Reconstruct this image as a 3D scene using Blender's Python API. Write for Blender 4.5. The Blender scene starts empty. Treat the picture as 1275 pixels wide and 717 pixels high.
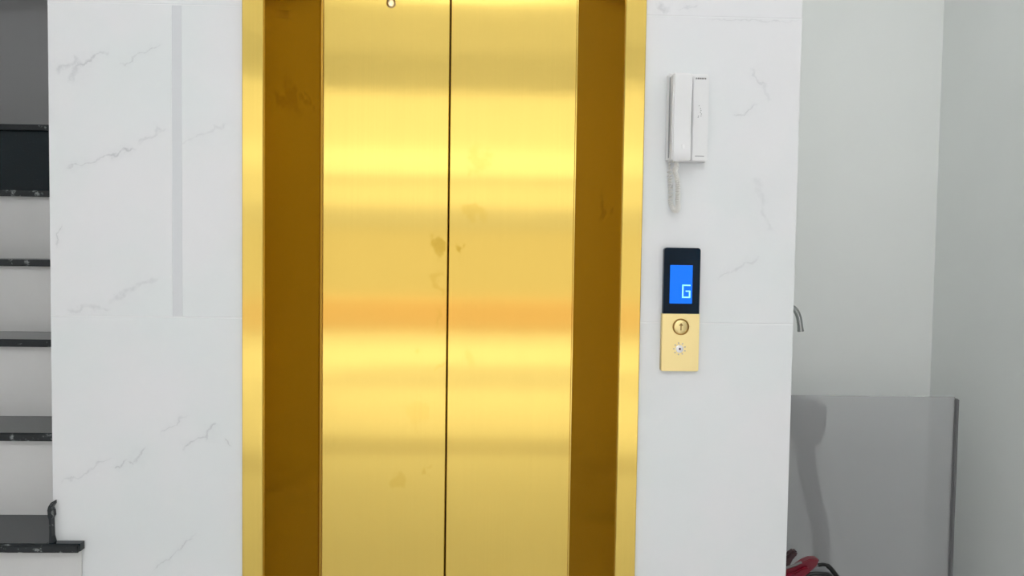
import bpy, bmesh, math, random
from mathutils import Vector, Matrix

sc = bpy.context.scene
C = sc.collection
R = math.radians
random.seed(7)

# ------------------------------------------------------------------ camera
yaw, pitch, roll = R(1.7), R(2.47), R(.81)
F = Vector((math.sin(yaw)*math.cos(pitch), math.cos(yaw)*math.cos(pitch), -math.sin(pitch)))
R0 = Vector((math.cos(yaw), -math.sin(yaw), 0))
U0 = R0.cross(F)
RX = math.cos(roll)*R0 + math.sin(roll)*U0
UY = -math.sin(roll)*R0 + math.cos(roll)*U0
cam = bpy.data.cameras.new('camera')
cam.sensor_width = 36.0
cam.lens = 1000/1275*36
cam.clip_start = .02
co = bpy.data.objects.new('camera', cam)
C.objects.link(co)
m = Matrix((RX, UY, -F)).transposed().to_4x4()
m.translation = Vector((0, 0, 1.4))
co.matrix_world = m
sc.camera = co

# ------------------------------------------------------------------ sky, sun, exposure
w = bpy.data.worlds.new('sky')
sc.world = w
w.use_nodes = True
nt = w.node_tree
bg = nt.nodes['Background']
sky = nt.nodes.new('ShaderNodeTexSky')
sky.sky_type = 'NISHITA'
sky.sun_disc = False
sky.sun_elevation = R(55)
sky.sun_rotation = R(200)
sky.dust_density = 3.0
sky.air_density = 1.0
hsv = nt.nodes.new('ShaderNodeHueSaturation')
hsv.inputs['Saturation'].default_value = .35      # hazy, nearly white daylight sky
nt.links.new(sky.outputs[0], hsv.inputs['Color'])
nt.links.new(hsv.outputs[0], bg.inputs[0])
bg.inputs[1].default_value = .22
sun = bpy.data.lights.new('sun', 'SUN')
sun.energy = 1.85
sun.angle = R(1.0)
sun.color = (1, .985, .96)
so = bpy.data.objects.new('sun', sun)
C.objects.link(so)
so.location = (2, 8, 12)
so.rotation_euler = Vector((.25, -.46, -.85)).to_track_quat('-Z', 'Y').to_euler()

vs = sc.view_settings
vs.view_transform = 'Standard'
vs.look = 'None'
vs.gamma = 1
vs.use_curve_mapping = False
vs.exposure = 1.53
sc.cycles.use_denoising = True
sc.cycles.max_bounces = 12
sc.cycles.diffuse_bounces = 6
sc.cycles.glossy_bounces = 8
sc.cycles.sample_clamp_indirect = 8

# ------------------------------------------------------------------ materials
def s2l(c):
    return tuple(((v/255)/12.92 if v/255 <= .04045 else ((v/255+.055)/1.055)**2.4) for v in c)

def mat(name, col, rough=.5, metal=0., spec=.5, emit=None, estr=0., noise=0., nscale=30, bump=0.):
    m = bpy.data.materials.new(name)
    m.use_nodes = True
    t = m.node_tree
    b = t.nodes['Principled BSDF']
    b.inputs['Base Color'].default_value = (*col, 1)
    b.inputs['Roughness'].default_value = rough
    b.inputs['Metallic'].default_value = metal
    b.inputs['Specular IOR Level'].default_value = spec
    if emit:
        b.inputs['Emission Color'].default_value = (*emit, 1)
        b.inputs['Emission Strength'].default_value = estr
    if noise or bump:
        tc = t.nodes.new('ShaderNodeTexCoord')
        n = t.nodes.new('ShaderNodeTexNoise')
        n.inputs['Scale'].default_value = nscale
        n.inputs['Detail'].default_value = 5
        t.links.new(tc.outputs['Object'], n.inputs['Vector'])
        if noise:
            mx = t.nodes.new('ShaderNodeMix'); mx.data_type = 'RGBA'
            mx.inputs['A'].default_value = (*[c*(1-noise) for c in col], 1)
            mx.inputs['B'].default_value = (*[min(1, c*(1+noise)) for c in col], 1)
            t.links.new(n.outputs['Fac'], mx.inputs['Factor'])
            t.links.new(mx.outputs['Result'], b.inputs['Base Color'])
        if bump:
            bp = t.nodes.new('ShaderNodeBump')
            bp.inputs['Strength'].default_value = bump
            bp.inputs['Distance'].default_value = .002
            t.links.new(n.outputs['Fac'], bp.inputs['Height'])
            t.links.new(bp.outputs[0], b.inputs['Normal'])
    return m

class NB:
    """little node builder"""
    def __init__(s, m): s.t = m.node_tree
    def n(s, typ, **kw):
        nd = s.t.nodes.new(typ)
        for k, v in kw.items(): setattr(nd, k, v)
        return nd
    def put(s, sock, v):
        if isinstance(v, bpy.types.NodeSocket): s.t.links.new(v, sock)
        else: sock.default_value = v
    def math(s, op, a, b=None, c=None):
        nd = s.n('ShaderNodeMath', operation=op)
        s.put(nd.inputs[0], a)
        if b is not None: s.put(nd.inputs[1], b)
        if c is not None: s.put(nd.inputs[2], c)
        return nd.outputs[0]
    def maprange(s, v, a, b, c, d):
        nd = s.n('ShaderNodeMapRange', interpolation_type='SMOOTHSTEP')
        s.put(nd.inputs['Value'], v)
        for k, x in zip(('From Min', 'From Max', 'To Min', 'To Max'), (a, b, c, d)): nd.inputs[k].default_value = x
        return nd.outputs['Result']
    def mix(s, f, a, b):
        nd = s.n('ShaderNodeMix', data_type='RGBA')
        s.put(nd.inputs['Factor'], f)
        for k, v in (('A', a), ('B', b)):
            if isinstance(v, tuple): v = (*v[:3], 1)
            s.put(nd.inputs[k], v)
        return nd.outputs['Result']
    def noise(s, vec, scale, detail=4, rough=.55):
        nd = s.n('ShaderNodeTexNoise')
        s.put(nd.inputs['Vector'], vec)
        nd.inputs['Scale'].default_value = scale
        nd.inputs['Detail'].default_value = detail
        nd.inputs['Roughness'].default_value = rough
        return nd.outputs['Fac']

# white polished marble with the soft grey veins the slabs carry (x, z in metres on the wall)
VEINS = [  # x0,z0,x1,z1, half width, strength
    (-1.082, 1.835, -1.03, 1.862, .010, .45), (-1.03, 1.850, -.985, 1.880, .006, .6), (-.985, 1.878, -.95, 1.892, .004, .35),
    (-1.05, 1.815, -1.02, 1.86, .012, .45), (-.925, 1.855, -.83, 1.905, .004, .4),
    (-1.06, 1.600, -.95, 1.628, .004, .45), (-.965, 1.625, -.895, 1.652, .005, .6), (-.88, 1.665, -.815, 1.70, .006, .3),
    (-.775, 1.665, -.65, 1.72, .006, .22), (-1.088, 1.405, -1.070, 1.452, .0035, .5),
    (-.95, 1.27, -.84, 1.325, .010, .3), (-1.06, 1.243, -.95, 1.25, .008, .3),
    (-1.07, .80, -.96, .865, .004, .35), (-.935, .838, -.905, .862, .004, .55), (-.905, .85, -.888, .848, .004, .5),
    (-.89, .85, -.865, .900, .006, .5), (-.83, .925, -.76, .975, .004, .35), (-.775, .892, -.70, .93, .004, .55),
    (-.712, .920, -.69, .955, .007, .6), (-.672, .915, -.645, .900, .004, .5), (-.845, .575, -.745, .662, .004, .5),
    (.415, 2.035, .442, 2.018, .010, .4), (.47, 2.022, .52, 2.038, .005, .35), (.66, 1.875, .705, 1.835, .006, .35),
    (.70, 1.84, .715, 1.80, .010, .22), (.62, 1.758, .678, 1.786, .005, .45), (.68, 1.60, .71, 1.53, .018, .2),
    (.60, 1.34, .69, 1.40, .006, .30), (.70, 1.53, .725, 1.46, .012, .2), (.55, 2.0, .77, 2.004, .004, .25),
]
marble = bpy.data.materials.new('white_marble')
marble.use_nodes = True
nb = NB(marble)
geo = nb.n('ShaderNodeNewGeometry')
pos = geo.outputs['Position']
nv = nb.n('ShaderNodeTexNoise'); nv.inputs['Scale'].default_value = 28; nv.inputs['Detail'].default_value = 4
nb.put(nv.inputs['Vector'], pos)
sepn = nb.n('ShaderNodeSeparateXYZ'); nb.put(sepn.inputs[0], nv.outputs['Color'])
sep = nb.n('ShaderNodeSeparateXYZ'); nb.put(sep.inputs[0], pos)
wx = nb.math('ADD', sep.outputs['X'], nb.math('MULTIPLY', nb.math('SUBTRACT', sepn.outputs['X'], .5), .05))
wz = nb.math('ADD', sep.outputs['Z'], nb.math('MULTIPLY', nb.math('SUBTRACT', sepn.outputs['Y'], .5), .05))
total = None
for x0, z0, x1, z1, hw, st in VEINS:
    L = math.hypot(x1-x0, z1-z0); ux, uz = (x1-x0)/L, (z1-z0)/L
    cx, cz = (x0+x1)/2, (z0+z1)/2
    dx = nb.math('SUBTRACT', wx, cx); dz = nb.math('SUBTRACT', wz, cz)
    u = nb.math('ABSOLUTE', nb.math('MULTIPLY_ADD', dx, ux, nb.math('MULTIPLY', dz, uz)))
    v = nb.math('ABSOLUTE', nb.math('MULTIPLY_ADD', dx, -uz, nb.math('MULTIPLY', dz, ux)))
    a = nb.maprange(v, 0, hw, st, 0)
    b_ = nb.maprange(u, L*.35, L*.62, 1, 0)
    k = nb.math('MULTIPLY', a, b_)
    halo = nb.math('MULTIPLY', nb.math('MULTIPLY', nb.maprange(v, 0, hw*5, st*.16, 0), nb.maprange(u, L*.3, L*.7, 1, 0)), 1.0)
    k = nb.math('MAXIMUM', k, halo)
    total = k if total is None else nb.math('MAXIMUM', total, k)
brk = nb.noise(pos, 60, 3)
total = nb.math('MULTIPLY', total, nb.maprange(brk, .3, .6, .45, 1.15))
cloud = nb.noise(pos, 3.5, 3)
basec = nb.mix(nb.maprange(cloud, .35, .7, 0, 1), (.80, .80, .815), (.765, .795, .80))
veinc = nb.mix(total, basec, (.50, .51, .53))
bs = marble.node_tree.nodes['Principled BSDF']
nb.put(bs.inputs['Base Color'], veinc)
bs.inputs['Roughness'].default_value = .16
bs.inputs['Specular IOR Level'].default_value = .35

# brushed gold steel: grain runs up and down, so reflections smear sideways
def gold_mat(name, col, rough=.3, aniso=.92, smudges=()):
    m = bpy.data.materials.new(name); m.use_nodes = True
    q = NB(m); t = m.node_tree; b = t.nodes['Principled BSDF']
    b.inputs['Metallic'].default_value = 1
    b.inputs['Anisotropic'].default_value = aniso
    tg = q.n('ShaderNodeTangent', direction_type='UV_MAP'); tg.uv_map = 'UVMap'
    q.put(b.inputs['Tangent'], tg.outputs[0])
    g = q.n('ShaderNodeNewGeometry'); P = g.outputs['Position']
    mp = q.n('ShaderNodeMapping'); mp.inputs['Scale'].default_value = (260, 260, 1.5)
    q.put(mp.inputs['Vector'], P)
    grain = q.noise(mp.outputs[0], 1.0, 2)
    wipe = q.noise(P, 5, 4)
    rgh = q.math('ADD', q.math('MULTIPLY', q.math('SUBTRACT', wipe, .5), .03), rough)
    c1 = tuple(c*.985 for c in col); c2 = tuple(min(1, c*1.015) for c in col)
    colr = q.mix(q.maprange(grain, .3, .7, 0, 1), c1, c2)
    if smudges:
        nn = q.n('ShaderNodeTexNoise'); nn.inputs['Scale'].default_value = 22; nn.inputs['Detail'].default_value = 4
        q.put(nn.inputs['Vector'], P)
        sn = q.n('ShaderNodeSeparateXYZ'); q.put(sn.inputs[0], nn.outputs['Color'])
        sp = q.n('ShaderNodeSeparateXYZ'); q.put(sp.inputs[0], P)
        X = q.math('MULTIPLY_ADD', q.math('SUBTRACT', sn.outputs['X'], .5), .10, sp.outputs['X'])
        Z = q.math('MULTIPLY_ADD', q.math('SUBTRACT', sn.outputs['Y'], .5), .10, sp.outputs['Z'])
        tot = None
        for x, z, rx, rz, st in smudges:
            a = q.math('MULTIPLY', q.math('SUBTRACT', X, x), 1/rx)
            c = q.math('MULTIPLY', q.math('SUBTRACT', Z, z), 1/rz)
            d = q.math('SQRT', q.math('ADD', q.math('MULTIPLY', a, a), q.math('MULTIPLY', c, c)))
            k = q.maprange(d, .45, 1.05, st, 0)
            tot = k if tot is None else q.math('MAXIMUM', tot, k)
        colr = q.mix(tot, colr, (col[0]*.78, col[1]*.72, col[2]*.42))
        rgh = q.math('ADD', rgh, q.math('MULTIPLY', tot, .08))
    q.put(b.inputs['Base Color'], colr)
    q.put(b.inputs['Roughness'], rgh)
    return m

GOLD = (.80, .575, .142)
SM = [(-.150, 1.42, .020, .035, .75), (-.092, 1.415, .014, .030, .8), (-.05, 1.52, .045, .03, .35), (-.03, 1.66, .03, .05, .25),
      (-.138, 1.32, .012, .06, .35), (-.138, 1.20, .010, .05, .3), (-.255, .74, .022, .035, .4), (-.165, .775, .01, .02, .4),
      (-.20, .93, .03, .05, .2), (-.13, 1.08, .01, .02, .3), (-.205, 1.13, .012, .01, .35), (-.05, 1.09, .02, .03, .2)]
gold_door = gold_mat('brushed_gold_door', GOLD, .135, 1.0, SM)
gold_trim = gold_mat('brushed_gold_trim', GOLD, .16, 1.0)
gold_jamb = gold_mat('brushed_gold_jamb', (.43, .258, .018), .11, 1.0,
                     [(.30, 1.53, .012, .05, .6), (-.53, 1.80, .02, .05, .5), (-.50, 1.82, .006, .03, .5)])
gold_plate = mat('pale_gold_plate', (.86, .70, .34), .38, 1.0)
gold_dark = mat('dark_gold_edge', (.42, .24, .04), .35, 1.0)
chrome = mat('chrome', (.62, .62, .62), .12, 1.0)
tapmetal = mat('tap_chrome', (.33, .34, .34), .22, 1.0)
seam_dark = mat('seam_shadow_dark', (.03, .018, .006), .7)
white_paint = mat('white_wall_paint', (.78, .80, .785), .75, noise=.02, nscale=4)
grey_paint = mat('grey_stair_paint', (.50, .505, .515), .8, noise=.04, nscale=2)
ceil_paint = mat('ceiling_paint', (.92, .92, .92), .8)
grout = mat('grey_tile_joint', (.685, .70, .72), .25)
grout_white = mat('white_tile_joint', (.80, .81, .82), .4)
riser_m = mat('pale_grey_riser_stone', (.69, .685, .68), .22, noise=.035, nscale=9)
plastic = mat('white_intercom_plastic', (.80, .80, .805), .28)
plastic2 = mat('off_white_cord', (.77, .76, .73), .35)
plastic_dark = mat('intercom_slot_grey', (.33, .33, .33), .5)
ink = mat('grey_print', (.13, .13, .13), .5)
blackglass = mat('black_glass', (.002, .011, .024), .06, spec=.12)
lcd = mat('blue_lcd', (.0, .03, .2), .25, spec=.2, emit=s2l((8, 112, 240)), estr=.36)
lcd_digit = mat('lcd_digit_cyan', (.3, .6, .9), .3, emit=s2l((120, 205, 255)), estr=.42)
floor_m = mat('pale_polished_floor_tile', (.60, .60, .60), .12, noise=.04, nscale=2)
red_m = mat('crimson_bike_plastic', (.15, .003, .014), .3)
maroon_m = mat('dark_maroon_seat', (.03, .006, .009), .5, bump=.3, nscale=200)
black_m = mat('black_rubber', (.012, .012, .013), .55)
black_metal = mat('black_metal', (.02, .02, .02), .35, .6)
grey_lens = mat('grey_reflector', (.30, .30, .30), .2)
basin_m = mat('dark_grey_basin', (.13, .13, .14), .5)

# black granite with pale flecks on its broken edge
granite = bpy.data.materials.new('black_granite'); granite.use_nodes = True
q = NB(granite)
gp = q.n('ShaderNodeNewGeometry').outputs['Position']
b = granite.node_tree.nodes['Principled BSDF']
fl = q.maprange(q.noise(gp, 160, 3), .60, .72, 0, 1)
q.put(b.inputs['Base Color'], q.mix(fl, (.005, .012, .017), (.014, .027, .033)))
b.inputs['Roughness'].default_value = .10
b.inputs['Specular IOR Level'].default_value = .38
nosing_m = bpy.data.materials.new('rough_granite_edge'); nosing_m.use_nodes = True
q = NB(nosing_m)
gp = q.n('ShaderNodeNewGeometry').outputs['Position']
b = nosing_m.node_tree.nodes['Principled BSDF']
fl = q.maprange(q.noise(gp, 26, 4, .7), .56, .66, 0, 1)
q.put(b.inputs['Base Color'], q.mix(fl, (.010, .013, .016), (.30, .32, .32)))
b.inputs['Roughness'].default_value = .5

# smoked translucent sheet: partly see-through, partly a dull grey surface
smoked = bpy.data.materials.new('smoked_translucent_sheet'); smoked.use_nodes = True
q = NB(smoked); t = smoked.node_tree
b = t.nodes['Principled BSDF']
b.inputs['Base Color'].default_value = (.64, .64, .65, 1)
b.inputs['Roughness'].default_value = .35
tr = q.n('ShaderNodeBsdfTransparent'); tr.inputs[0].default_value = (.86, .86, .87, 1)
ms = q.n('ShaderNodeMixShader'); ms.inputs[0].default_value = .33
t.links.new(tr.outputs[0], ms.inputs[1]); t.links.new(b.outputs[0], ms.inputs[2])
t.links.new(ms.outputs[0], t.nodes['Material Output'].inputs[0])

# ------------------------------------------------------------------ mesh helpers
def new():
    return bmesh.new()

def box(bm, x0, x1, y0, y1, z0, z1, bev=0., seg=2):
    r = bmesh.ops.create_cube(bm, size=1)
    vs_ = r['verts']
    for v in vs_:
        v.co = Vector(((x0+x1)/2 + v.co.x*(x1-x0), (y0+y1)/2 + v.co.y*(y1-y0), (z0+z1)/2 + v.co.z*(z1-z0)))
    if bev:
        es = list({e for v in vs_ for e in v.link_edges})
        bmesh.ops.bevel(bm, geom=es, offset=bev, segments=seg, affect='EDGES', clamp_overlap=True)
    return bm

def prism(bm, pts, lo, hi, axis='y'):
    """closed outline extruded along an axis; pts are (a, b) in the two other axes"""
    def mk(a, b_, c):
        return {'x': (c, a, b_), 'y': (a, c, b_), 'z': (a, b_, c)}[axis]
    va = [bm.verts.new(mk(a, b_, lo)) for a, b_ in pts]
    vb = [bm.verts.new(mk(a, b_, hi)) for a, b_ in pts]
    bm.faces.new(va); bm.faces.new(vb[::-1])
    n = len(pts)
    for i in range(n):
        bm.faces.new((va[i], vb[i], vb[(i+1) % n], va[(i+1) % n]))
    bmesh.ops.recalc_face_normals(bm, faces=bm.faces[:])
    return bm

def tube(bm, pts, rad, seg=12, closed=False):
    pts = [Vector(p) for p in pts]
    rads = rad if isinstance(rad, (list, tuple)) else [rad]*len(pts)
    rings = []; n = len(pts); prev = None
    for i, p in enumerate(pts):
        if closed: d = pts[(i+1) % n] - pts[i-1]
        else: d = pts[min(i+1, n-1)] - pts[max(i-1, 0)]
        d.normalize()
        if prev is None:
            up = Vector((0, 0, 1)) if abs(d.z) < .9 else Vector((1, 0, 0))
            a = d.cross(up).normalized()
        else:
            a = (prev - d*prev.dot(d)).normalized()
        prev = a; c = d.cross(a)
        rings.append([bm.verts.new(p + (a*math.cos(k*2*math.pi/seg) + c*math.sin(k*2*math.pi/seg))*rads[i]) for k in range(seg)])
    for i in range(n if closed else n-1):
        A, B = rings[i], rings[(i+1) % n]
        for k in range(seg):
            bm.faces.new((A[k], A[(k+1) % seg], B[(k+1) % seg], B[k]))
    if not closed:
        bm.faces.new(rings[0][::-1]); bm.faces.new(rings[-1])
    bmesh.ops.recalc_face_normals(bm, faces=bm.faces[:])
    return bm

def lathe(bm, prof, c, axis='y', seg=32):
    """profile (r, t) revolved round an axis through c"""
    rings = []
    for r, t in prof:
        ring = []
        for k in range(seg):
            a = 2*math.pi*k/seg; u, v = r*math.cos(a), r*math.sin(a)
            o = {'y': (u, t, v), 'z': (u, v, t), 'x': (t, u, v)}[axis]
            ring.append(bm.verts.new(Vector(c)+Vector(o)))
        rings.append(ring)
    for A, B in zip(rings, rings[1:]):
        for k in range(seg):
            bm.faces.new((A[k], A[(k+1) % seg], B[(k+1) % seg], B[k]))
    bm.faces.new(rings[0]); bm.faces.new(rings[-1][::-1])
    bmesh.ops.recalc_face_normals(bm, faces=bm.faces[:])
    return bm

def obj(name, bm, mat_, parent=None, smooth=False):
    uv = bm.loops.layers.uv.new('UVMap')
    for f in bm.faces:
        n = f.normal
        f.normal_update(); n = f.normal
        if smooth: f.smooth = True
        for l in f.loops:
            p = l.vert.co
            if abs(n.z) > .8: l[uv].uv = (p.x, p.y)
            else:
                h = Vector((-n.y, n.x)) if (n.x or n.y) else Vector((1, 0))
                h.normalize()
                l[uv].uv = (p.x*h.x + p.y*h.y, p.z)
    me = bpy.data.meshes.new(name)
    bm.to_mesh(me); bm.free()
    me.materials.append(mat_)
    o = bpy.data.objects.new(name, me)
    C.objects.link(o)
    if smooth:
        try: me.set_sharp_from_angle(angle=R(40))
        except Exception: pass
    if parent:
        o.parent = parent
        o.matrix_parent_inverse = parent.matrix_basis.inverted()
    return o

def tag(o, label=None, cat=None, group=None, kind=None):
    for k, v in (('label', label), ('category', cat), ('group', group), ('kind', kind)):
        if v: o[k] = v
    return o

def thing(name, label, cat, loc, group=None):
    o = bpy.data.objects.new(name, None)
    o.empty_display_size = .1
    C.objects.link(o); o.location = loc
    return tag(o, label, cat, group)

def struct(name, bm, m, parent=None):
    o = obj(name, bm, m, parent)
    if not parent: o['kind'] = 'structure'
    return o

# ------------------------------------------------------------------ the room
YW, YD = 2.05, 2.30            # face of the marble wall, face of the lift doors
CEIL = 3.46
LX, RXW = -2.6, 2.03           # outer walls
FL = -.10                      # floor level
KY = 3.60                      # back wall of the right-hand room
struct('floor', box(new(), LX-.2, 2.74, -4.2, 4.5, FL-.12, FL), floor_m)
struct('ceiling', box(new(), LX-.2, RXW+.2, -4.2, 4.7, CEIL, CEIL+.2), ceil_paint)
struct('wall_left', box(new(), LX-.2, LX, -4.2, 4.5, FL, CEIL), white_paint)
struct('wall_right', box(new(), RXW, RXW+.2, -4.2, 4.5, FL, CEIL), white_paint)
struct('wall_kitchen', box(new(), .79, RXW, KY, KY+.2, FL, CEIL), white_paint)
struct('wall_stair', box(new(), LX, -1.10, 4.1, 4.3, FL, CEIL), grey_paint)
struct('stair_shade_slab', box(new(), LX, -1.10, 2.5, 4.1, 2.78, 2.95), grey_paint)  # unseen slab added to darken the stair landing
struct('wall_front', box(new(), LX, RXW, -4.2, -4.0, 3.12, CEIL), mat('shutter_box_grey', (.90, .90, .90), .6))

def fill_lamp(x, y, power, label):  # added panel light, there only to brighten the right-hand room
    t = thing('ceiling_fill_light', label, 'light', (x, y, CEIL), 'added fill lights')
    obj('frame', box(new(), x-.31, x+.31, y-.31, y+.31, CEIL-.03, CEIL-.0005, .004, 1), white_paint, t)
    obj('diffuser', box(new(), x-.28, x+.28, y-.28, y+.28, CEIL-.034, CEIL-.0301), mat('fill_diffuser', (.9, .9, .9), .5, emit=(1, .99, .97), estr=2.0), t)
    l = bpy.data.lights.new('fill_area_light', 'AREA'); l.energy = power; l.shape = 'SQUARE'; l.size = .55; l.color = (.97, .985, 1)
    o = bpy.data.objects.new('fill_area_light', l); C.objects.link(o); o.location = (x, y, CEIL-.04)
struct('reflection_strip_floor', box(new(), LX, RXW, -1.85, -1.3, FL-.001, FL+.002), mat('floor_strip_grey', (.40, .39, .37), .2))  # unseen strip added for a darker band in the door reflection
fill_lamp(1.40, 1.9, 1.8, 'added ceiling fill light brightening the right-hand back room')
tl = thing('fill_tube', 'added unseen fill tube hanging above the lift lobby', 'light', (-.2, -1.0, CEIL))  # unseen tube added to brighten the ceiling and lobby
obj('housing', box(new(), -.85, .45, -1.03, -.97, 3.29, 3.325, .004, 2), white_paint, tl)
obj('tube', tube(new(), [(-.82, -1.0, 3.262), (.42, -1.0, 3.262)], .018, 14), mat('fill_tube_glow', (.9, .9, .9), .4, emit=(.97, .985, 1), estr=39), tl, True)
for x in (-.7, .3):
    obj('hanger', tube(new(), [(x, -1.0, 3.32), (x, -1.0, CEIL-.0005)], .005, 8), chrome, tl)

# lift shaft faced with white marble slabs
XL, XR = -1.10, .79
AL, AR = -.620, .390           # outer edges of the gold surround
HEAD = 2.33
pier_l = struct('wall_lift_left', box(new(), XL+.004, AL-.002, YW+.012, 4.1, FL, CEIL), white_paint)
pier_r = struct('wall_lift_right', box(new(), AR+.002, XR-.002, YW+.012, KY, FL, CEIL), white_paint)
lintel = struct('wall_lift_head', box(new(), AL-.001, AR+.001, YW+.012, KY, HEAD+.002, CEIL), white_paint)
struct('wall_lift_back', box(new(), AL-.001, AR+.001, 2.50, KY, FL, HEAD), white_paint)
ROWS = [(FL, .449), (.449, 1.227), (1.227, 2.006), (2.006, 2.784), (2.784, CEIL)]
G = .0012
def tile(x0, x1, z0, z1, wall):
    obj('marble_tile', box(new(), x0, x1, YW, YW+.0115, z0+G, z1-G, .0009, 1), marble, wall)
for z0, z1 in ROWS:
    if abs(z0-1.227) < .01:
        tile(XL, -.7965, z0, z1, pier_l); tile(-.7725, AL-.001, z0, z1, pier_l)
    else:
        tile(XL, AL-.001, z0, z1, pier_l)
    tile(AR+.001, XR, z0, z1, pier_r)
tile(AL+.001, AR-.001, HEAD+.002, 2.784, lintel); tile(AL+.001, AR-.001, 2.784, CEIL, lintel)
obj('tile_joint', box(new(), -.7975, -.7715, YW+.0008, YW+.0117, 1.229, 2.0045), grout, pier_l)
for x0, x1, wall in ((XL, AL-.002, pier_l), (AR+.002, XR, pier_r)):
    bm = new()
    for z in (.449, 1.227, 2.006, 2.784):
        box(bm, x0, x1, YW+.0006, YW+.0118, z-.0014, z+.0014)
    obj('tile_joint', bm, grout_white, wall)

# ------------------------------------------------------------------ gold lift entrance
lift = thing('elevator_entrance', 'gold brushed-metal lift doors in a deep gold surround set in white marble', 'elevator', (-.115, YW, FL))
OL, OR = -.568, .338           # inner edges of the surround at the wall face
DL, DR = -.4765, .2447         # visible door edges at the door face
SEAM = -.1156
YA = YW - .010
for x0, x1 in ((AL, OL), (OR, AR)):
    obj('architrave', box(new(), x0, x1, YA, YW+.011, FL, HEAD, .0015, 1), gold_trim, lift)
obj('architrave_head', box(new(), OL, OR, YA, YW+.011, HEAD-.055, HEAD, .0015, 1), gold_trim, lift)
# splayed jambs
YJ = YD - .006
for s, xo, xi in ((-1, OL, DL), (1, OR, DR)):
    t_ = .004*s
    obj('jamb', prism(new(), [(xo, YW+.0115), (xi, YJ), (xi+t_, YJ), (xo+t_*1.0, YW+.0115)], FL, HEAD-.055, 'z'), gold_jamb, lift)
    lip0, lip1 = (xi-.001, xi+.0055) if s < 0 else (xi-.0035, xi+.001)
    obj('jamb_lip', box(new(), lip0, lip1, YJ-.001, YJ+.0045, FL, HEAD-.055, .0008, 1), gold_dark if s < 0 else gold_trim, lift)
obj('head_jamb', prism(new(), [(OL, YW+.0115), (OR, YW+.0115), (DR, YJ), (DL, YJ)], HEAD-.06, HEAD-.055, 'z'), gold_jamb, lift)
obj('sill', box(new(), DL-.03, DR+.03, YW+.02, YD+.03, FL, FL+.012), chrome, lift)
obj('shaft_backing', box(new(), DL-.08, DR+.08, YD+.034, YD+.044, FL+.012, HEAD-.03), seam_dark, lift)  # dark sheet standing in for the shade behind the door gap
left_door = obj('door_panel', box(new(), DL-.06, SEAM-.0022, YD, YD+.03, FL+.014, HEAD-.03, .0015, 1), gold_door, lift)
right_door = obj('door_panel', box(new(), SEAM+.0022, DR+.06, YD, YD+.03, FL+.014, HEAD-.03, .0015, 1), gold_door, lift)
kh = (-.283, YD, 2.0975)
obj('key_hole', lathe(new(), [(.0135, .0), (.0135, -.003), (.0105, -.0045), (.0085, -.003), (.0085, -.001)], kh), mat('key_ring_metal', (.55, .40, .22), .3, 1.), left_door, True)

# ------------------------------------------------------------------ call panel
YP = YW - .016
cp = thing('call_panel', 'lift call panel with black glass display above a gold button plate on white marble', 'panel', (.4925, YW, 1.105))
def rounded(x0, x1, z0, z1, r, corners=(1, 1, 1, 1), n=5):
    """outline from bottom-left anticlockwise; corners bl, br, tr, tl"""
    pts = []
    for (cx, cz, a0, on) in ((x0+r, z0+r, 180, corners[0]), (x1-r, z0+r, 270, corners[1]), (x1-r, z1-r, 0, corners[2]), (x0+r, z1-r, 90, corners[3])):
        if on:
            for k in range(n+1):
                a = R(a0 + 90*k/n); pts.append((cx+r*math.cos(a), cz+r*math.sin(a)))
        else:
            pts.append((cx + (r if a0 in (270, 0) else -r), cz + (r if a0 in (0, 90) else -r)))
    return pts
bm = prism(new(), rounded(.4462, .5412, 1.105, 1.2515, .004, (1, 1, 0, 0)), YP, YW-.0005)
obj('button_plate', bm, gold_plate, cp)
obj('plate_edge', prism(new(), rounded(.4447, .5425, 1.1035, 1.2515, .005, (1, 1, 0, 0)), YP+.004, YW-.0003), mat('plate_edge_gold', (.62, .52, .28), .4, 1.), cp)
gl = obj('display_glass', prism(new(), rounded(.4468, .5402, 1.2520, 1.4200, .007, (0, 0, 1, 1)), YP, YW-.0005), blackglass, cp)
scr = obj('screen', box(new(), .4628, .5207, YP-.0012, YP+.001, 1.278, 1.376, .0008, 1), lcd, cp)
# seven-segment letter G on the screen
bm = new()
gx0, gx1, gz0, gz1 = .4945, .5155, 1.2925, 1.3265
gm = (gz0+gz1)/2; tk = .0034
for a in ((gx0, gx1, gz1-tk, gz1), (gx0, gx0+tk, gz0, gz1), (gx0, gx1, gz0, gz0+tk), (gx1-tk, gx1, gz0, gm+.001), (gx0+.009, gx1, gm-.001, gm+.002)):
    box(bm, a[0], a[1], YP-.0020, YP-.0011, a[2], a[3])
obj('floor_letter', bm, lcd_digit, scr)
bt = (.4935, YP, 1.2185)
btn = obj('call_button', lathe(new(), [(.0178, .001), (.0178, -.0015), (.0165, -.0024), (.002, -.0024)], bt), gold_plate, cp, True)
obj('button_ring', lathe(new(), [(.0182, .001), (.0182, -.003), (.0195, -.0042), (.0212, -.003), (.0212, .001)], bt), mat('bronze_ring', (.46, .27, .08), .35, 1.), btn, True)
bm = prism(new(), [(.4895+.004-.0055, 1.2215), (.4935+.0055, 1.2215), (.4935, 1.2285)], YP-.0032, YP-.0022)
box(bm, .4922, .4948, YP-.0032, YP-.0022, 1.2095, 1.2218)
obj('arrow', bm, mat('arrow_bronze', (.28, .16, .05), .5, .6), btn)
jc = (.4915, YP, 1.162)
lk = obj('key_switch', lathe(new(), [(.0100, .001), (.0100, -.002), (.0078, -.0035), (.002, -.0035)], jc), mat('silver_key_switch', (.88, .86, .86), .35, .3), cp, True)
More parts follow.
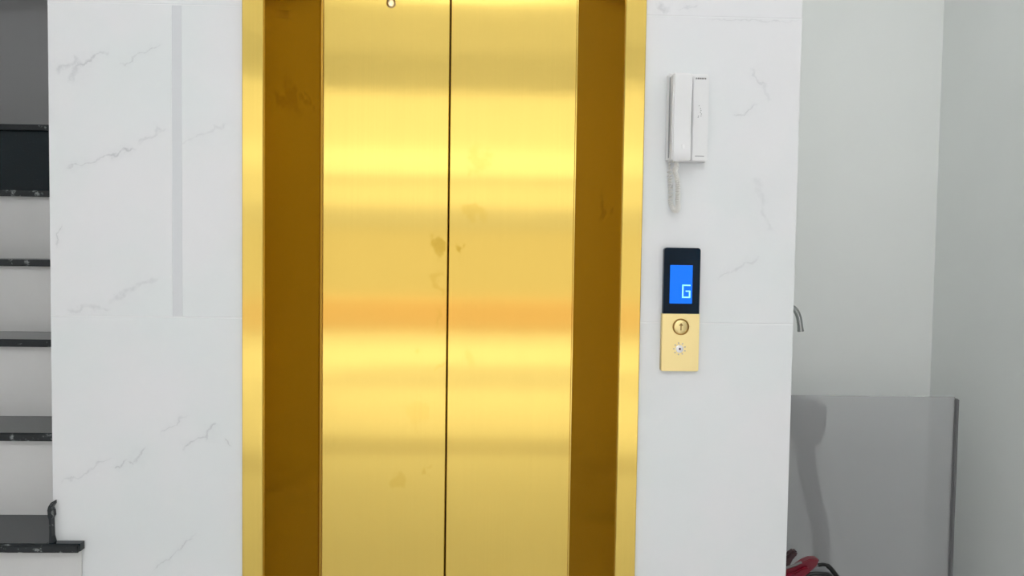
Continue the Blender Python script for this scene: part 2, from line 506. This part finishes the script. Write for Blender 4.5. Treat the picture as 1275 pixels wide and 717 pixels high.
obj('key_slot', box(new(), jc[0]-.0026, jc[0]+.0026, YP-.0042, YP-.003, jc[2]-.003, jc[2]+.003, .0008, 1), mat('key_slot_dark', (.10, .05, .11), .5), lk)
bm = new()
for k in range(9):
    a = R(20 + k*40)
    x, z = jc[0]+.0148*math.cos(a), jc[2]+.0148*math.sin(a)
    lathe(bm, [(.0019, .001), (.0019, -.0008), (.0006, -.0012)], (x, YP, z), seg=10)
obj('switch_mark', bm, mat('switch_mark_grey', (.48, .44, .42), .5), cp)

# ------------------------------------------------------------------ intercom handset
ic = thing('intercom_phone', 'white wall intercom handset with a short coiled cord above the call panel', 'intercom', (.495, YW, 1.635))
obj('base', box(new(), .4465, .5490, YW-.028, YW-.0005, 1.637, 1.857, .004, 3), plastic, ic, True)
obj('front_cover', box(new(), .5065, .5466, YW-.034, YW-.0275, 1.638, 1.8505, .002, 2), plastic, ic, True)
# handset: side outline in (y, z) with a swollen ear- and mouthpiece, extruded across
prof = [(YW-.0285, 1.637), (YW-.060, 1.634), (YW-.0655, 1.640), (YW-.0665, 1.66), (YW-.062, 1.70), (YW-.060, 1.745), (YW-.062, 1.79), (YW-.0655, 1.825),
        (YW-.0645, 1.846), (YW-.059, 1.851), (YW-.0285, 1.851), (YW-.0285, 1.806), (YW-.038, 1.80), (YW-.040, 1.745), (YW-.038, 1.69), (YW-.0285, 1.684)]
bm = prism(new(), prof, .4500, .4975, 'x')
bmesh.ops.bevel(bm, geom=[e for e in bm.edges if abs(e.verts[0].co.x-e.verts[1].co.x) < 1e-5], offset=.0035, segments=3, affect='EDGES', clamp_overlap=True)
hs = obj('handset', bm, plastic, ic, True)
obj('handset_gap', box(new(), .4478, .4500, YW-.032, YW-.0278, 1.645, 1.845), plastic_dark, ic)
obj('handset_gap', box(new(), .4980, .5058, YW-.0295, YW-.0278, 1.640, 1.848), mat('intercom_groove_grey', (.45, .45, .46), .5), ic)
obj('hook_button', box(new(), .4730, .4805, YW-.0685, YW-.0625, 1.663, 1.675, .0015, 2), mat('bright_plastic', (.9, .9, .9), .15), hs, True)
bm = new()
x = .5125
for wd in (.0034, .0040, .0044, .0036, .0042, .0030):      # tiny unreadable maker's print
    box(bm, x, x+wd*.8, YW-.0346, YW-.0338, 1.8415, 1.8455); x += wd+.0008
obj('print', bm, ink, ic)
obj('slot', box(new(), .5150, .5378, YW-.0345, YW-.0338, 1.6494, 1.6518), mat('slot_grey', (.40, .40, .41), .5), ic)
bm = new()
for x, z in ((.5262, 1.769), (.5275, 1.764), (.5262, 1.7595), (.5285, 1.7555), (.5278, 1.751), (.5215, 1.7505), (.5205, 1.747), (.5225, 1.776)):
    lathe(bm, [(.0013, .001), (.0013, -.0004)], (x, YW-.0338, z), seg=8)
obj('speaker_hole', bm, plastic_dark, ic)
# coiled cord: drops from the handset, hangs and turns back up behind itself
path = [(.4655, YW-.045, 1.636), (.466, YW-.047, 1.622), (.462, YW-.046, 1.612), (.467, YW-.045, 1.598), (.4705, YW-.044, 1.580), (.472, YW-.043, 1.556),
        (.4725, YW-.042, 1.536), (.474, YW-.040, 1.522), (.473, YW-.033, 1.514), (.466, YW-.022, 1.518), (.461, YW-.012, 1.535), (.4605, YW-.009, 1.570), (.458, YW-.009, 1.600), (.455, YW-.012, 1.638)]
def resample(pts, n):
    pts = [Vector(p) for p in pts]
    out = []
    for i in range(n):
        t = i/(n-1)*(len(pts)-1); k = min(int(t), len(pts)-2); f = t-k
        p0, p1, p2, p3 = pts[max(k-1, 0)], pts[k], pts[k+1], pts[min(k+2, len(pts)-1)]
        out.append(.5*((2*p1)+(-p0+p2)*f+(2*p0-5*p1+4*p2-p3)*f*f+(-p0+3*p1-3*p2+p3)*f**3))
    return out
base = resample(path, 800)
coil = []
for i, p in enumerate(base):
    d = (base[min(i+1, 799)]-base[max(i-1, 0)]).normalized()
    a = d.cross(Vector((0, 1, 0)))
    if a.length < .2: a = d.cross(Vector((1, 0, 0)))
    a.normalize(); c = d.cross(a)
    ang = i/800*2*math.pi*56
    rr = .0046*min(1, i/40, (799-i)/40)
    coil.append(p + (a*math.cos(ang)+c*math.sin(ang))*rr)
obj('coiled_cord', tube(new(), coil, .0020, 6), plastic2, ic, True)
obj('cord_plug', tube(new(), [(.4655, YW-.045, 1.645), (.4655, YW-.045, 1.630)], .0048, 10), plastic2, ic, True)

# ------------------------------------------------------------------ staircase on the left
st = thing('staircase', 'staircase with pale stone risers and black granite treads left of the lift', 'stairs', (-1.7, 1.975, FL))
Y0, T, RS, ZN = 2.022, .20, .235, .6335
NT = .020                        # tread slab thickness
SX0, SX1 = -2.59, -1.103
for k in range(-2, 6):
    yf = Y0 + k*T
    zb = ZN + k*RS + (.020 if k == 5 else 0)   # underside of the tread slab
    x1 = -1.020 if k <= 0 else SX1
    yb = yf + T + .030 if k < 5 else 4.095
    if k == 0:
        bm = new()
        box(bm, SX0, SX1, yf+.004, yb, zb, zb+NT)
        box(bm, SX1-.001, x1, yf+.004, YW-.002, zb, zb+NT)
    else:
        if k < 0: yb = min(yb, YW-.002)
        bm = box(new(), SX0, x1, yf+.004, yb, zb, zb+NT)
    tr_ = obj('tread', bm, granite, st)
    obj('nosing', box(new(), SX0, x1, yf-.004, yf+.0045, zb-.002, zb+NT-.001, .003, 2), nosing_m, tr_)
    ztop = zb - .0005
    zbot = ZN + (k-1)*RS + NT + .0005
    if k == -2: zbot = FL
    obj('riser', box(new(), SX0, x1-.006 if k <= 0 else SX1, yf+.022, yf+.034 if k > 0 else YW-.003, zbot, ztop), granite if k == 5 else riser_m, st)
# short black end strip standing on the lowest visible tread against the marble corner
z = ZN+NT
bm = prism(new(), [(-1.0995, z+.0003), (-1.0890, z+.0003), (-1.0930, z+.016), (-1.0940, z+.060), (-1.0895, z+.068), (-1.0905, z+.080), (-1.0940, z+.088), (-1.0880, z+.098), (-1.0885, z+.106),
                   (-1.0940, z+.103), (-1.1010, z+.092), (-1.1030, z+.084), (-1.1020, z+.066), (-1.0995, z+.060), (-1.0985, z+.03)], YW-.020, YW-.003)
obj('end_strip', bm, nosing_m, st)

# ------------------------------------------------------------------ right-hand space
PY = 3.15
sp = thing('partition_screen', 'low smoked translucent screen standing before the corner of the back room', 'screen', (1.4, PY, FL))
obj('sheet', box(new(), .80, 1.878, PY-.002, PY+.002, FL+.01, .850), smoked, sp)
obj('edge_post', box(new(), 1.878, 1.892, PY-.012, PY+.012, FL, .842, .003, 2), mat('edge_post_grey', (.16, .16, .165), .5), sp)
bs_ = thing('wall_basin', 'dark basin with a slanting waste pipe dimly seen through the smoked screen', 'basin', (.8, 3.36, FL))
bm = prism(new(), [(3.24, .79), (3.25, .68), (3.30, .62), (3.44, .62), (3.48, .68), (3.48, .79)], .7885, 1.40, 'x')
obj('bowl', bm, basin_m, bs_)
obj('waste_pipe', tube(new(), [(1.36, 3.36, .63), (1.37, 3.36, .52), (1.40, 3.36, .38), (1.445, 3.37, .24), (1.45, 3.37, .10), (1.45, 3.37, FL)], .038, 14), basin_m, bs_, True)
# tap on the side of the shaft
tp = thing('wall_tap', 'curved chrome tap spout showing past the edge of the marble wall', 'tap', (.79, 2.40, 1.2))
pts = resample([(.815, 2.40, 1.225), (.86, 2.40, 1.243), (.905, 2.40, 1.2515), (.928, 2.40, 1.243), (.941, 2.40, 1.220), (.946, 2.40, 1.195), (.9485, 2.40, 1.176)], 30)
obj('spout', tube(new(), pts, [.0085]*26+[.009, .0095, .010, .010], 14), tapmetal, tp, True)
obj('wall_flange', lathe(new(), [(.026, 0), (.026, .006), (.016, .012), (.012, .03)], (.790, 2.40, 1.225), 'x'), tapmetal, tp, True)
hd = obj('handle', box(new(), .80, .86, 2.392, 2.408, 1.262, 1.272, .003, 2), tapmetal, tp, True)
obj('valve', tube(new(), [(.822, 2.40, 1.228), (.822, 2.40, 1.263)], .011, 12), tapmetal, tp, True)

# small red motorbike parked along the side of the shaft, only its tail showing
mb = thing('motorbike', 'red and black motorbike mostly hidden behind the marble wall edge', 'motorbike', (.97, 2.9, FL))
def cowl(bm, secs):
    """loft of rounded sections: (centre, half width vector, half height vector)"""
    rings = []
    for c, a, b_ in secs:
        c, a, b_ = Vector(c), Vector(a), Vector(b_)
        rings.append([bm.verts.new(c + a*math.cos(2*math.pi*k/12) + b_*math.sin(2*math.pi*k/12)) for k in range(12)])
    for A, B in zip(rings, rings[1:]):
        for k in range(12): bm.faces.new((A[k], A[(k+1) % 12], B[(k+1) % 12], B[k]))
    bm.faces.new(rings[0][::-1]); bm.faces.new(rings[-1])
    bmesh.ops.recalc_face_normals(bm, faces=bm.faces[:])
    return bm
def outline(Y, pts, d0, d1):
    return prism(new(), pts, Y+d0, Y+d1, 'y')
# side outlines in metres (x, z), each given its own thickness and softened edges
def plate(name, pts, y0, y1, m, parent, bev):
    bm = prism(new(), pts, y0, y1)
    bmesh.ops.bevel(bm, geom=bm.edges[:], offset=bev, segments=2, affect='EDGES', clamp_overlap=True)
    return obj(name, bm, m, parent, True)
tc_ = plate('tail_cowl', [(.880, .340), (.950, .345), (1.010, .372), (1.026, .397), (1.043, .409), (1.060, .426), (1.0655, .441), (1.066, .4455), (1.060, .4490), (1.036, .4475), (1.017, .4390), (.993, .4210), (.953, .4105), (.880, .400)], 2.492, 2.520, red_m, mb, .006)
plate('cowl_side', [(.940, .352), (1.000, .374), (1.020, .398), (1.036, .409), (1.030, .425), (1.012, .424), (.985, .406), (.940, .398)], 2.480, 2.492, mat('tail_light_red', (.17, .002, .014), .2), tc_, .003)
plate('cowl_tip', [(1.061, .4360), (1.069, .4390), (1.0695, .4430), (1.061, .4475)], 2.498, 2.514, black_m, tc_, .001)
plate('seat', [(.880, .418), (.953, .418), (.974, .4165), (.981, .431), (.989, .4465), (1.001, .4570), (1.0025, .4660), (.992, .4715), (.979, .4665), (.969, .4530), (.880, .452)], 2.500, 2.528, maroon_m, mb, .006)
obj('seat_pad', cowl(new(), [((.905, 2.53, .425), (.03, 0, 0), (0, 0, .02)), ((.915, 2.65, .415), (.035, 0, 0), (0, 0, .025)), ((.925, 2.80, .41), (.03, 0, 0), (0, 0, .025))]), maroon_m, mb, True)
obj('seat_trim', tube(new(), resample([(.960, 2.497, .416), (.985, 2.497, .425), (1.012, 2.497, .436)], 8), .0045, 8), mat('trim_grey', (.16, .15, .15), .4), mb, True)
# black grab rail curving over and down, with a bright plate between its bars
pts = resample([(1.004, 2.495, .376), (1.028, 2.493, .393), (1.045, 2.490, .4005), (1.072, 2.487, .402), (1.098, 2.487, .3985), (1.112, 2.490, .380), (1.120, 2.505, .34)], 28)
obj('grab_rail', tube(new(), pts, .0068, 10), black_metal, mb, True)
obj('rail_cap', tube(new(), resample([(1.070, 2.505, .4235), (1.088, 2.505, .4255), (1.104, 2.505, .418), (1.121, 2.505, .399), (1.139, 2.507, .372), (1.150, 2.515, .33)], 18), [.0055]*6+[.008]*12, 10), black_metal, mb, True)
plate('rail_plate', [(1.048, .404), (1.112, .402), (1.112, .414), (1.092, .4185), (1.060, .413)], 2.503, 2.511, mat('dull_silver', (.36, .37, .38), .35, .5), mb, .001)
plate('reflector', [(1.030, .33), (1.108, .33), (1.108, .372), (1.095, .390), (1.050, .392), (1.036, .378)], 2.500, 2.512, grey_lens, mb, .002)
# hidden remainder: body, wheels, bars
obj('body', cowl(new(), [((.955, 2.60, .36), (.05, 0, 0), (0, 0, .05)), ((.945, 2.70, .30), (.06, 0, 0), (0, 0, .08)), ((.94, 2.80, .26), (.05, 0, 0), (0, 0, .07)), ((.94, 2.88, .36), (.04, 0, 0), (0, 0, .09))]), red_m, mb, True)
def wheel(y, r):
    bm = new()
    tube(bm, [(.945, y+ (r-.03)*math.cos(2*math.pi*k/28), FL+.008+r+(r-.03)*math.sin(2*math.pi*k/28)) for k in range(28)], .03, 10, True)
    wl = obj('wheel', bm, black_m, mb, True)
    obj('hub', lathe(new(), [(.05, -.02), (.05, .02)], (.945, y, r+FL+.008), 'x', 16), chrome, wl)
    bm = new()
    for k in range(6):
        a = k*math.pi/3
        tube(bm, [(.945, y, FL+.008+r), (.945, y+(r-.04)*math.cos(a), FL+.008+r+(r-.04)*math.sin(a))], .006, 6)
    obj('spoke', bm, chrome, wl)
wheel(2.56, .17); wheel(2.97, .17)
obj('handlebar', tube(new(), [(.83, 2.80, .50), (.90, 2.84, .50), (.945, 2.86, .49), (.99, 2.84, .50), (1.06, 2.80, .50)], .011, 8), black_metal, mb, True)
obj('fork', tube(new(), [(.945, 2.86, .50), (.985, 2.97, .07)], .012, 8), chrome, mb, True)

mb.location.z -= .008

# ------------------------------------------------------------------ the street the doors reflect, with strips added for the bands
pave = mat('sunlit_paving', (.36, .36, .355), .8, noise=.06, nscale=1.5)
asphalt = mat('road_grey', (.30, .30, .30), .85, noise=.1, nscale=2)
terra = mat('terracotta', (.52, .36, .26), .7)
cream = mat('cream_render', (.72, .70, .65), .8)
shade_m = mat('strip_grey', (.45, .44, .42), .7)
struct('floor_street', box(new(), -30, 30, -8.5, -4.2, -.4, -.12), pave)
struct('floor_road', box(new(), -30, 30, -19, -8.5, -.4, -.13), asphalt)
struct('reflection_bar_low', box(new(), -14, 14, -11.4, -11.0, -.13, .47), terra)  # unseen bar added to give the doors an orange reflected band
struct('wall_opposite', box(new(), -30, 30, -20, -19, -.4, 9), cream)
struct('reflection_strip_white', box(new(), -20, 20, -18.99, -18.9, 3.6, 4.35), mat('strip_white', (.9, .9, .85), .7))  # added white strip, makes the brightest band in the doors
struct('reflection_strip_grey', box(new(), -20, 20, -18.99, -18.95, 2.1, 2.7), shade_m)  # added grey strip, makes a darker band in the doors
struct('reflection_strip_tan', box(new(), -20, 20, -18.99, -18.97, -.1, 2.1), mat('strip_tan', (.50, .46, .38), .7))  # added tan strip, tones the middle of the door reflection
